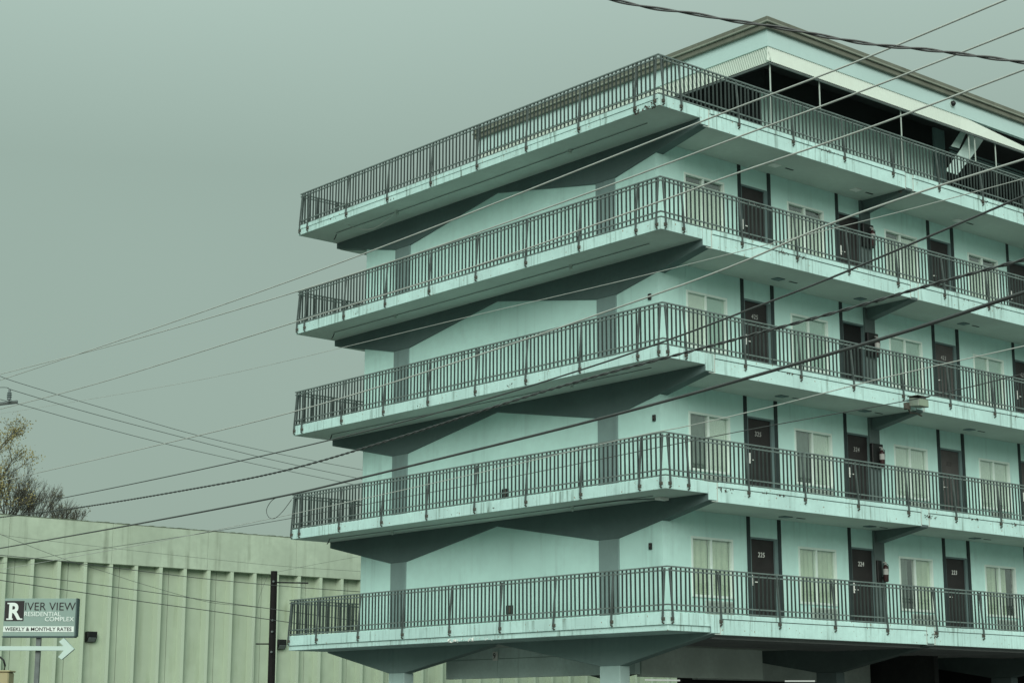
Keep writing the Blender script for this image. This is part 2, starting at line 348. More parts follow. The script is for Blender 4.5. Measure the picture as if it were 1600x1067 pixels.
# lamp with conduit under the second lowest balcony's end
o = MB().box(.95, 1.25, 1.12, 1.30, ZL[3]-.07, ZL[3]-.001).build('soffit_lamp', M['white'], B, bevel=.01)
MB().tube([(1.02, 1.31, ZL[3]-.03), (.95, 1.6, ZL[3]-.02), (.72, 2.1, ZL[3]-.015), (.66, 3.8, ZL[3]-.015)], .014, 6).build('lamp_conduit', M['galv'], o)
tt = [(.55+.10*math.sin(i/8*math.pi), 10.9+i*.28, ZL[6]-.02-.30*math.sin(i/8*math.pi)) for i in range(9)]
MB().tube([(.02, 13.0, ZL[6]+.05)]+[(.55, y, zz) for _, y, zz in tt[::-1]], .008, 5).build('hanging_cable', M['wirel'], B, smooth=True)
# spalled edges
def spall(pts, ax):
    bm = bmesh.new()
    return pts
def chips(cx, cy, cz, n, sx, sy, sz, mat, name):
    mb = MB()
    for i in range(n):
        x, y, zz = cx+rnd.uniform(-sx,sx), cy+rnd.uniform(-sy,sy), cz+rnd.uniform(-sz,sz); r = rnd.uniform(.02,.05)
        k0 = len(mb.v)
        ring = [(x+r*rnd.uniform(-1,1)*.6, y+r*rnd.uniform(-1,1), zz+r*rnd.uniform(-1,1)) for _ in range(6)]
        mb.v += ring; mb.f += [(k0,k0+1,k0+2), (k0,k0+2,k0+3), (k0+1,k0+4,k0+2), (k0,k0+3,k0+5), (k0,k0+5,k0+1), (k0+1,k0+5,k0+4), (k0+2,k0+4,k0+3), (k0+3,k0+4,k0+5)]
    return tag(mb.build(name, mat, B), kind='stuff')
chips(-.02, .45, ZL[6]+.03, 34, .025, .35, .05, M['rust'], 'broken_concrete')
chips(-.01, 6.9, ZL[2]-.10, 26, .02, .9, .03, M['white'], 'peeling_paint')
chips(9.55, .12, ZL[6]-.20, 16, .25, .12, .02, M['rust'], 'broken_concrete')
chips(1.95, -.02, ZL[3]+.12, 18, .30, .012, .05, M['rust'], 'broken_concrete')
chips(9.7, -.02, ZL[3]+.10, 14, .35, .012, .04, M['rust'], 'broken_concrete')
chips(9.4, -.02, ZL[2]+.05, 10, .25, .012, .04, M['rust'], 'broken_concrete')

for k in (3,4,5,6):
    for j in range(5):
        xx = rnd.uniform(2.2, 15)
        chips(xx, -.02, ZL[k]+.165, rnd.randint(4, 9), rnd.uniform(.06,.3), .010, .02, M['rust'], 'broken_concrete')
    for j in range(2): chips(-.012, rnd.uniform(1, 14), ZL[k]+rnd.uniform(.02,.2), 5, .008, .15, .03, M['rust'], 'broken_concrete')
# penthouse on the roof deck
PX, PY, PZ = 5.65, 1.51, ZL[6]
zf0, zf1, zr = 19.13, 19.59, 19.87
pf = MB(); pf.box(PX, XE, PY, PY+.12, zf0, zf1); pf.box(PX, PX+.12, PY+.12, W-PY-.12, zf0, zf1); pf.box(PX, XE, W-PY-.12, W-PY, zf0, zf1)
pf.build('penthouse_fascia', M['pfascia'], B)
MB().box(PX-.10, XE, PY-.10, W-PY+.10, zf1, zf1+.14).build('gutter', M['gutter'], B, bevel=.01)
MB().box(PX-.16, XE, PY-.16, W-PY+.16, zf1+.142, zf1+.19).build('drip_edge', M['gutter2'], B, bevel=.008)
MB().box(PX-.13, XE, PY-.13, W-PY+.13, zf1+.192, zr+.03).build('roof', M['gutter'], B, bevel=.01)
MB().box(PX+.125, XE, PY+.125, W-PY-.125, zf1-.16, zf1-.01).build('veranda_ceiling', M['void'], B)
def corrugated(p0, p1, topf, botf, nrm, name, per=.075, amp=.018):
    p0, p1 = Vector(p0), Vector(p1); L_ = (p1-p0).length; n = int(L_/per*4); mb = MB()
    for i in range(n+1):
        s = i/n; p = p0.lerp(p1, s); a = amp*math.sin(s*L_/per*2*math.pi)
        t0, t1 = topf(s), botf(s)
        mb.v += [(p.x+nrm[0]*(a+t0[0]), p.y+nrm[1]*(a+t0[0]), t0[1]), (p.x+nrm[0]*(a+t1[0]), p.y+nrm[1]*(a+t1[0]), t1[1])]
    for i in range(n): mb.f.append((2*i, 2*i+2, 2*i+3, 2*i+1))
    o = mb.build(name, M['cream'], B); sd_ = o.modifiers.new('thick', 'SOLIDIFY'); sd_.thickness = .006; return o
zb = 18.76
corrugated((PX+.03, PY+.02, 0), (14.2, PY+.02, 0), lambda s: (.0, zf0+.03), lambda s: (-.05, zb), (0,-1), 'corrugated_sheet')
corrugated((14.2, PY+.02, 0), (21.0, PY+.02, 0), lambda s: (.0-.08*s, zf0+.02-.52*min(1, s*1.3)*.72), lambda s: (-.05, zb-.0*s), (0,-1), 'loose_corrugated_sheet')
corrugated((PX+.02, PY+.02, 0), (PX+.02, W-PY-.02, 0), lambda s: (.0, zf0+.03), lambda s: (-.16, zb), (-1,0), 'corrugated_sheet')
eb = MB(); eb.box(PX+.18, XE, PY+.09, PY+.14, zb-.05, zb-.005); eb.box(PX+.20, PX+.25, PY+.14, W-PY-.14, zb-.05, zb-.005); eb.build('edge_channel', M['galv'], B)
for x in (5.90, 7.92, 11.50, 14.75, 15.05, 16.1, 18.6, 20.6):
    MB().tube([(x+.05, PY+.20, PZ+TS), (x+.05, PY+.20, zf1-.17)], .020, 8).build('veranda_post', M['postw'], B)
for y in (5.5, 9.5, 13.2):
    MB().tube([(PX+.27, y, PZ+TS), (PX+.27, y, zf1-.17)], .026, 8).build('veranda_post', M['dark'], B)
pz0 = PZ+TS
MB().box(7.45, 15.1, 3.2, 3.35, pz0, 18.72).build('penthouse_wall', M['pwall'], B)
MB().box(7.45, 15.1, 3.21, 3.35, 18.721, zf1-.17).build('wall_top_shade', M['void'], B)  # top of the wall in black: the overhang's shade as colour
MB().box(15.12, 15.65, 3.15, 3.4, pz0, zf1-.17).build('penthouse_pillar', M['jamb'], B)
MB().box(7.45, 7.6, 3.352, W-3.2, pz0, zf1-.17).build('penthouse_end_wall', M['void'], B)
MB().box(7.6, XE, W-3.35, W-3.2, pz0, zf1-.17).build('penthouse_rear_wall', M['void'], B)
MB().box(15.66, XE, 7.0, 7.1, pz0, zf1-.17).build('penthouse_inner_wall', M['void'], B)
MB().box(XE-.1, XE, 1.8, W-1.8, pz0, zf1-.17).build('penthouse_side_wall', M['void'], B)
MB().box(PX+.3, XE-.11, 1.85, W-3.4, pz0+.0, pz0+.012).build('deck_covering', M['concrete'], B)
ir = MB().box(15.7, XE-.2, 3.0, 3.05, 18.84, 18.88); ir.box(15.7, XE-.2, 3.0, 3.05, 18.74, 18.77); ir.build('inner_rail', M['jamb'], B)
def sheet(pts, y, th, mat, name):
    mb = MB(); mb.prism([(a, b) for a, b in pts], 'y', y, y+th); return mb.build(name, mat, B)
sheet([(15.14,19.12), (15.36,19.12), (14.90,18.44), (14.50,18.42)], 2.12, .02, M['jambl'], 'fallen_sheet')
sheet([(15.52,19.12), (16.26,19.12), (15.70,18.52), (14.68,17.56), (14.1,17.56), (14.94,18.42)], 2.08, .02, M['jambl'], 'fallen_sheet')

# carport: ribs under the lowest slab, hanging panels, near-black walls added for the dark
zc = ZL[2]-TD
for i in range(12):
    MB().box(1.66, XE, .22+.26*i, .22+.26*i+.085, zc-.085, zc+.002).build('ceiling_rib', M['joist'], B)
for a, b in ((3.70,6.2), (6.208,8.9), (8.908,11.1)):
    MB().box(2.60, 2.78, a, b, 2.79, 3.285).build('spandrel_panel', M['spandrel'], B, bevel=.006)
    MB().box(2.62, 2.78, a, b, 3.293, zc+.001).build('spandrel_panel', M['spandrel'], B)
MB().box(2.79, 7.2, 3.66, 3.84, 2.73, zc-.09).build('spandrel_panel', M['concrete'], B, bevel=.006)
MB().box(7.21, 14.6, 6.0, 6.2, 2.78, zc-.001).build('spandrel_panel', M['concrete'], B, bevel=.006)
MB().box(9.7, XE, 9.0, 9.2, 0, zc-.001).build('carport_dark_wall', M['conc_dark'], B)  # added to turn the depth of the carport black
MB().box(22.0, 22.2, .5, 8.99, 0, zc-.1).build('carport_dark_wall', M['conc_dark'], B)
MB().box(15.0, 15.2, 4.0, 8.99, 0, zc-.001).build('carport_dark_wall', M['conc_dark'], B)
for (x0, y0, x1, y1) in ((4.49,5.26,5.63,5.14), (8.16,3.75,8.72,3.20)):
    MB().tube([(x0,y0,2.71), (x1,y1,2.71)], .02, 8).build('tube_lamp', M['tube'], B)
pl = MB().box(2.57, 2.597, 8.88, 9.08, 3.24, 3.48).build('number_plate', M['white'], B, bevel=.006)
link_mesh('plate_number', text_mesh('9', .22, M['signblack'], .003), pl, (2.566, 9.0, 3.36), (R(90), 0, R(-90)))

# ------------------------------------------------------------------ railings, one to each balcony level
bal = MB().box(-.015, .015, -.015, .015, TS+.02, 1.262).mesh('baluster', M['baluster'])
pm = MB(); pm.tube([(.015, 0, 1.235), (-.055, 0, TS+.12), (-.072, 0, .12)], .026, 4); post_me = pm.mesh('post', M['post'])
bk = MB(); bk.box(-.085, -.014, -.030, .030, .085, .155); bk.tube([(-.07, 0, .10), (-.085, 0, .05), (-.05, 0, .02), (-.018, 0, .03)], [.02,.02,.018,.014], 5); brk_me = bk.mesh('bracket', M['rust'])
NAMES = {6: 'steel railing around the open roof deck, topmost of five', 5: 'steel railing of the second balcony from the top', 4: 'steel railing of the middle balcony level, third of five',
         3: 'steel railing of the second balcony from the bottom', 2: 'steel railing of the lowest balcony above the carport'}
SP = .1432
for k, z in ZL.items():
    rl = thing('balcony_railing', (0,0,z), NAMES[k], 'railing', 'balcony railings')
    q = .03
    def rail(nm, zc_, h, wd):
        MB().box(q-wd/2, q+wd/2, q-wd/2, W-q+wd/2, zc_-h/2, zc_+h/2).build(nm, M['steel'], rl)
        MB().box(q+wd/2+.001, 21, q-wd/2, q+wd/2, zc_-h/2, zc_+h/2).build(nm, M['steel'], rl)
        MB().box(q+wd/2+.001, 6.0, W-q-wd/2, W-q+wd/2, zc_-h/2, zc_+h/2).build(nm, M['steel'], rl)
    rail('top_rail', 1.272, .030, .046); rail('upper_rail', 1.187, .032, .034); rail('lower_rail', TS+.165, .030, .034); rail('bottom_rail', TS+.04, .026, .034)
    def jit(): return (rnd.gauss(0,.004), rnd.gauss(0,.004), 0)
    n = int((W-2*q)/SP)
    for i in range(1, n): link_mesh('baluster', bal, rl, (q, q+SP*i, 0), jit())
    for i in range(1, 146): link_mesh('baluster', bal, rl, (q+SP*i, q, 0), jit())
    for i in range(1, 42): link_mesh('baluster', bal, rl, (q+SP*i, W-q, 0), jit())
    def post(x, y, rz):
        o = link_mesh('post', post_me, rl, (x, y, 0), (0, 0, rz)); link_mesh('bracket', brk_me, o)
    for y in [.10]+POSTS_END[k]+[W-.10]: post(q-.02, y, 0)
    for x in [.10]+POSTS_LONG[k]: post(x, q-.02, R(90))
    for x in (.12, 2.1, 4.1): post(x, W-q+.02, R(-90))
# ------------------------------------------------------------------ things fixed to the building
def extinguisher(x, z, boxed, label):
    t_ = thing('fire_extinguisher', (x, YW-.046, z), label, 'extinguisher', 'fire extinguishers beside the doors')
    if boxed: MB().box(-.24, .21, -.10, 0, -.02, .62).build('cabinet', M['black'], t_, bevel=.01)
    else: MB().box(-.18, .0, -.06, 0, -.02, .56).build('backing_box', M['black'], t_, bevel=.01)
    y = -.17 if boxed else -.13; xo = .06
    MB().tube([(xo,y,.0), (xo,y,.03), (xo,y,.36), (xo,y,.42), (xo,y,.45)], [.05,.07,.07,.05,.025], 12).build('cylinder', M['red'], t_, smooth=True)
    MB().tube([(xo,y,.19), (xo,y,.34)], .072, 12).build('label_band', M['numgrey'], t_)
    MB().box(xo-.025, xo+.025, y-.02, y+.02, .45, .50).box(xo-.09, xo+.02, y-.012, y+.012, .50, .525).build('valve', M['numgrey'], t_)
    MB().tube([(xo+.02,y-.01,.48), (xo+.08,y-.02,.45), (xo+.09,y-.02,.30), (xo+.08,y-.02,.16)], .011, 6).build('hose', M['black'], t_, smooth=True)
    MB().box(xo-.08, xo+.08, y+.05, -.0, .10, .13).build('bracket', M['black'], t_)
extinguisher(9.42, ZL[2]+1.48, False, 'red fire extinguisher with white band on the lowest balcony, beside door 224')
extinguisher(9.42, ZL[3]+1.50, True, 'fire extinguisher in black cabinet beside door 324')
extinguisher(9.42, ZL[4]+1.50, True, 'fire extinguisher in black cabinet on the middle balcony')
extinguisher(9.42, ZL[5]+1.53, True, 'fire extinguisher in black cabinet on the second balcony from the top')
fl = thing('floodlight', (9.05, -.02, ZL[4]-.06), 'weathered box floodlight on the edge of the middle balcony', 'floodlight')
h = MB().prism([(-.40,-.10), (-.40,.10), (-.10,.16), (-.10,-.08)], 'x', -.20, .24).build('housing', M['fhouse'], fl, bevel=.015)
MB().prism([(-.412,-.085), (-.402,-.085), (-.402,.085), (-.412,.085)], 'x', -.17, .21).build('lens', M['glassgreen'], h)
MB().box(-.26, -.20, -.12, .02, -.16, -.04).box(-.24, .26, -.42, -.08, .165, .18).build('bracket', M['rust'], fl)
MB().tube([(-.2,-.05,-.10), (-.05,-.02,-.22), (.2,-.02,-.20), (.45,-.0,-.24)], .022, 6).build('conduit', M['rust'], fl)
MB().box(-.30, -.14, -.11, -.0, -.15, .02).build('junction_box', M['rust'], fl, bevel=.01)
sc = thing('dome_camera', (13.757, PY-.002, 19.40), 'small black dome camera on the penthouse fascia', 'camera')
MB().tube([(0,0,0), (0,-.03,0)], .10, 14).build('base_ring', M['grille'], sc)
MB().tube([(0,-.03,0), (0,-.07,0), (0,-.11,-.01), (0,-.13,-.015)], [.085,.08,.05,.01], 14).build('dome', M['black'], sc, smooth=True)

# ------------------------------------------------------------------ roadside sign
SG = thing('roadside_sign', (-10.867, 8.211, 0), 'grey-green RIVER VIEW sign with white arrow on a steel post', 'sign', rz=R(-40.53))
px = 1/73.06
def SX(u): return (u-57)*px
def SZ(v): return 4.226-(v-933)*.01335
MB().box(SX(2), SX(114.5), -.10, .12, SZ(993), SZ(933)).build('panel', M['signface'], SG, bevel=.006)
e1 = MB(); e1.box(SX(114.6), SX(116.5), -.11, .13, SZ(993.4), SZ(932.6)); e1.box(SX(1), SX(114.5), -.112, .13, SZ(995), SZ(993.1)); e1.build('edge_trim', M['signdark'], SG)
def fit_text(body, u0, u1, v0, v1, mat, bold=0, y=-.108, name='lettering'):
    c = bpy.data.curves.new('l', 'FONT'); c.body = body; c.size = 1; c.extrude = .002; c.offset = bold; c.resolution_u = 4
    o = bpy.data.objects.new('l', c); COL.objects.link(o); me = bpy.data.meshes.new_from_object(o); bpy.data.objects.remove(o); bpy.data.curves.remove(c)
    xs = [v.co.x for v in me.vertices]; ys = [v.co.y for v in me.vertices]
    x0, x1, z0, z1 = SX(u0), SX(u1), SZ(v1), SZ(v0)
    for v in me.vertices:
        v.co = Vector((x0+(v.co.x-min(xs))/(max(xs)-min(xs))*(x1-x0) if False else x0+(v.co.x-xs_min(xs))/(xs_max(xs)-xs_min(xs))*(x1-x0), y-v.co.z, z0+(v.co.y-xs_min(ys))/(xs_max(ys)-xs_min(ys))*(z1-z0)))
    me.materials.clear(); me.materials.append(mat); return link_mesh(name, me, SG)
_mm = {}
def xs_min(l): 
    if id(l) not in _mm: _mm[id(l)] = (min(l), max(l), l)
    return _mm[id(l)][0]
def xs_max(l):
    if id(l) not in _mm: _mm[id(l)] = (min(l), max(l), l)
    return _mm[id(l)][1]
lb = MB().box(SX(3), SX(33.3), -.106, -.1005, SZ(969), SZ(937)).build('logo_block', M['signblack'], SG)
fit_text('R', 10, 29.5, 940, 967, M['signwhite'], .03, y=-.110, name='initial')
for a, b, c_, d in ((6.5,16.5,967.2,965), (24.5,31.5,967.2,965), (6.8,13,942,940)): MB().box(SX(a), SX(b), -.113, -.1105, SZ(c_), SZ(d)).build('initial_serif', M['signwhite'], SG)
fit_text('IVER VIEW', 35, 114, 939.5, 952, M['signblack'], -.004)
fit_text('RESIDENTIAL', 34.2, 91.5, 954.2, 961.4, M['signwhite'], .004)
fit_text('COMPLEX', 67, 112.5, 962.4, 969.4, M['signwhite'], .004)
MB().box(SX(2.4), SX(113), -.106, -.1005, SZ(986.3), SZ(977.4)).build('strip', M['signwhite'], SG)
fit_text('WEEKLY & MONTHLY RATES', 5, 109.5, 978.9, 984.8, M['signblack'], .012, y=-.1105)
MB().box(-.05, .05, -.03, .05, 0, SZ(993.5)).build('post', M['galv'], SG)
ap = [(SX(-45),SZ(1015.8)), (SX(99),SZ(1016)), (SX(91),SZ(1026)), (SX(97),SZ(1030.3)), (SX(115.6),SZ(1013.5)), (SX(98.5),SZ(996)), (SX(91),SZ(1002)), (SX(98.6),SZ(1009)), (SX(-45),SZ(1009))]
MB().prism(ap, 'y', -.13, -.035).build('arrow', M['arrow'], SG, bevel=.005)
ub = thing('utility_pedestal', (-14.98, 0.98, 0), 'tan utility pedestal with a looped black cable at the left picture edge', 'utility box', rz=R(-40.53))
MB().box(-.28, .14, -.15, .2, 0, 2.44).build('enclosure', M['tan'], ub, bevel=.02)
MB().box(-.30, .16, -.17, .22, 2.442, 2.47).build('lid', M['tan'], ub, bevel=.01)
MB().tube([(.02,0,2.465), (.03,0,2.55), (.0,0,2.64), (-.06,0,2.69), (-.15,0,2.70), (-.3,0,2.62), (-.4,0,2.3), (-.42,0,1.2), (-.42,0,0)], .016, 6).build('cable', M['black'], ub, smooth=True)

# ------------------------------------------------------------------ warehouse behind
WH = thing('warehouse', (4.058, 40, 0), 'long pale green concrete warehouse with vertical ribs behind the motel', 'building')
xa, xb = -16.5*1.1797, 34*1.1797
D = .38
nn = -16
x = xa
while x < xb:
    MB().box(x+.012, x+2*1.1797-.012, D, D+.25, 0, 8.9).build('wall_panel', M['ware'], WH)
    x += 2*1.1797
for i in range(-16, 34):
    MB().prism([(i*1.1797-.075, .004), (i*1.1797+.075, .004), (i*1.1797+.10, D-.002), (i*1.1797-.10, D-.002)], 'z', 0, 8.16).build('rib', M['rib'], WH)
x = xa-.1
while x < xb:
    w_ = 4.62; MB().box(x+.006, x+w_-.006, -.012, D+.24, 8.13, 9.83).build('parapet_panel', M['parapet'], WH, bevel=.01)
    cp = MB(); nseg = 24
    for s in range(nseg):
        a = x+w_*s/nseg; hh = 9.84+rnd.uniform(0,.03); cp.box(a, a+w_/nseg-.001, -.03, D+.25, 9.831, hh)
    cp.build('coping', M['coping'], WH); x += w_
MB().box(xa, xb, D+.26, 12, 0, 9.4).build('main_block', M['parapet'], WH)
for u, (lx, lz) in enumerate(((6.95, 5.10), (16.30, 5.06))):
    o = thing('wall_light', (lx, 40+D-.002, lz), ('dark wall light on the warehouse, right of the roadside sign', 'dark wall light on the warehouse beside the utility pole')[u], 'wall light', 'wall lights on the warehouse')
    MB().prism([(-.02,-.22), (-.14,-.20), (-.26,-.02), (-.26,.22), (-.0,.22), (0,-.22)], 'x', -.22, .22).build('housing', M['black'], o, bevel=.02)
    MB().prism([(-.158,-.195), (-.268,-.04), (-.262,-.03), (-.15,-.19)], 'x', -.17, .17).build('lens', M['galv'], o)

# ------------------------------------------------------------------ poles
up = thing('utility_pole', (5.02, 23.58, 0), 'short black wooden utility pole between the warehouse and the balconies', 'utility pole')
MB().tube([(.06,.06,0), (0,0,6.66)], [.135,.11], 12).build('shaft', M['wood'], up, smooth=False)
MB().tube([(-.42,.35,4.22), (0,0,4.22)], .022, 6).build('pole_arm', M['wood'], up)
for zz in (6.3, 5.0, 4.62, 3.95):
    MB().tube([(-.06,-.10,zz), (-.12,-.15,zz)], .035, 8).build('bolt', M['galv'], up)
MB().tube([(.05,-.05,6.28), (.9,-.75,6.26)], .025, 6).build('spreader', M['black'], up)
lp = thing('crossarm_pole', (-11.0, 14.55, 0), 'utility pole with a ceramic insulator on its arm at the left picture edge', 'utility pole')
MB().tube([(0,0,0), (0,0,11.2)], [.16,.12], 12).build('shaft', M['wood'], lp)
MB().tube([(.05,-.05,9.15), (1.60,-1.40,9.38)], .045, 6).build('crossarm', M['galv'], lp)
ins = [(1.39,-1.22,9.36)]
prof = [(0,.02),(.04,.02),(.05,.06),(.10,.045),(.12,.065),(.15,.045),(.17,.065),(.20,.045),(.22,.06),(.25,.03),(.30,.03),(.31,.01)]
MB().tube([(1.39,-1.37,9.36+a) for a, b in prof], [b for a, b in prof], 12).build('insulator', M['ceramic'], lp)

# ------------------------------------------------------------------ trees behind the warehouse
def branch_tree(mb, tips, p, d, ln, r, lev, rg, upb, spread, seg=3, nch=(2,4)):
    pts = [p]; rr = [r]; q = p.copy(); dd = d.copy()
    for i in range(seg):
        dd = (dd+Vector((rg.gauss(0,.09), rg.gauss(0,.09), rg.gauss(0,.05)+upb))).normalized(); q = q+dd*(ln/seg); pts.append(q.copy()); rr.append(r*(1-.45*(i+1)/seg))
    mb.tube(pts, rr, 5 if lev < 2 else 3, cap=False)
    if lev >= 5: tips.append(q); return
    if lev >= 3: tips.append(q)
    for c in range(rg.randint(*nch)):
        t_ = rg.uniform(.45, 1); b = pts[0].lerp(pts[-1], t_) if c else pts[-1]
        ax = Vector((rg.gauss(0,1), rg.gauss(0,1), rg.gauss(0,.5))).normalized()
        nd = (dd+ax*spread*rg.uniform(.5,1)).normalized()
        branch_tree(mb, tips, b, nd, ln*rg.uniform(.62,.82), max(.008, r*.52), lev+1, rg, upb, spread, seg, nch)
def leaves(tips, n, sz, spread, rg):
    mb = MB()
    for i in range(n):
        c = rg.choice(tips)+Vector((rg.gauss(0,spread), rg.gauss(0,spread), rg.gauss(0,spread)))
        a = Vector((rg.gauss(0,1), rg.gauss(0,1), rg.gauss(0,1))).normalized()*sz*rg.uniform(.6,1.2); b = a.orthogonal().normalized()*a.length*.6
        b = Matrix.Rotation(rg.uniform(0,6.28), 3, a.normalized()) @ b; k0 = len(mb.v)
        mb.v += [tuple(c-a), tuple(c+b), tuple(c+a), tuple(c-b)]; mb.f.append((k0,k0+1,k0+2,k0+3))
    return mb
rg = random.Random(21)
t1 = thing('autumn_tree', (13.5, 66.3, 0), 'tall tree with sparse yellow-brown autumn leaves behind the warehouse roof', 'tree')
mb = MB(); tips = []
mb.tube([(0,0,0), (.1,0,5), (.0,.1,10), (.1,0,13)], [.34,.27,.20,.13], 10, cap=False)
for i in range(9):
    a = i*2.4; branch_tree(mb, tips, Vector((.05,.0,11.0+i*.62)), Vector((math.cos(a),math.sin(a),.75)).normalized(), 1.75-.07*i, .065, 1, rg, .03, .62)
mb.build('trunk', M['bark'], t1)
tag(leaves(tips, 4200, .06, .16, rg).build('crown', M['leaf1'], t1), kind='stuff')
for j, (bx, by, top, dens, lab) in enumerate(((14.7, 66.0, 12.9, 12, 'bare twiggy tree showing above the warehouse parapet, nearest the left edge'), (17.2, 64.3, 12.0, 10, 'smallest bare twiggy tree behind the warehouse parapet, furthest right'), (15.9, 65.2, 12.35, 12, 'bare twiggy tree above the warehouse parapet, between two others like it'))):
    rg = random.Random(5+j)
    t2 = thing('bare_tree', (bx, by, 0), lab, 'tree'); mb = MB(); tips = []
    mb.tube([(0,0,0), (.05,0,5), (0,.05,top-.6)], [.22,.17,.11], 8, cap=False)
    for i in range(dens):
        a = i*2.4+j; branch_tree(mb, tips, Vector((0,0,top-1.1+.10*i)), Vector((.75*math.cos(a)+.25,.75*math.sin(a)-.2,1)).normalized(), (1.22, .85, 1.05)[j], .045, 1, rg, .07, .42, 3, (2,4))
    mb.build('trunk', M['bark'], t2)
    tag(leaves(tips, 380, .05, .07, rg).build('crown', M['leaf2'], t2), kind='stuff')

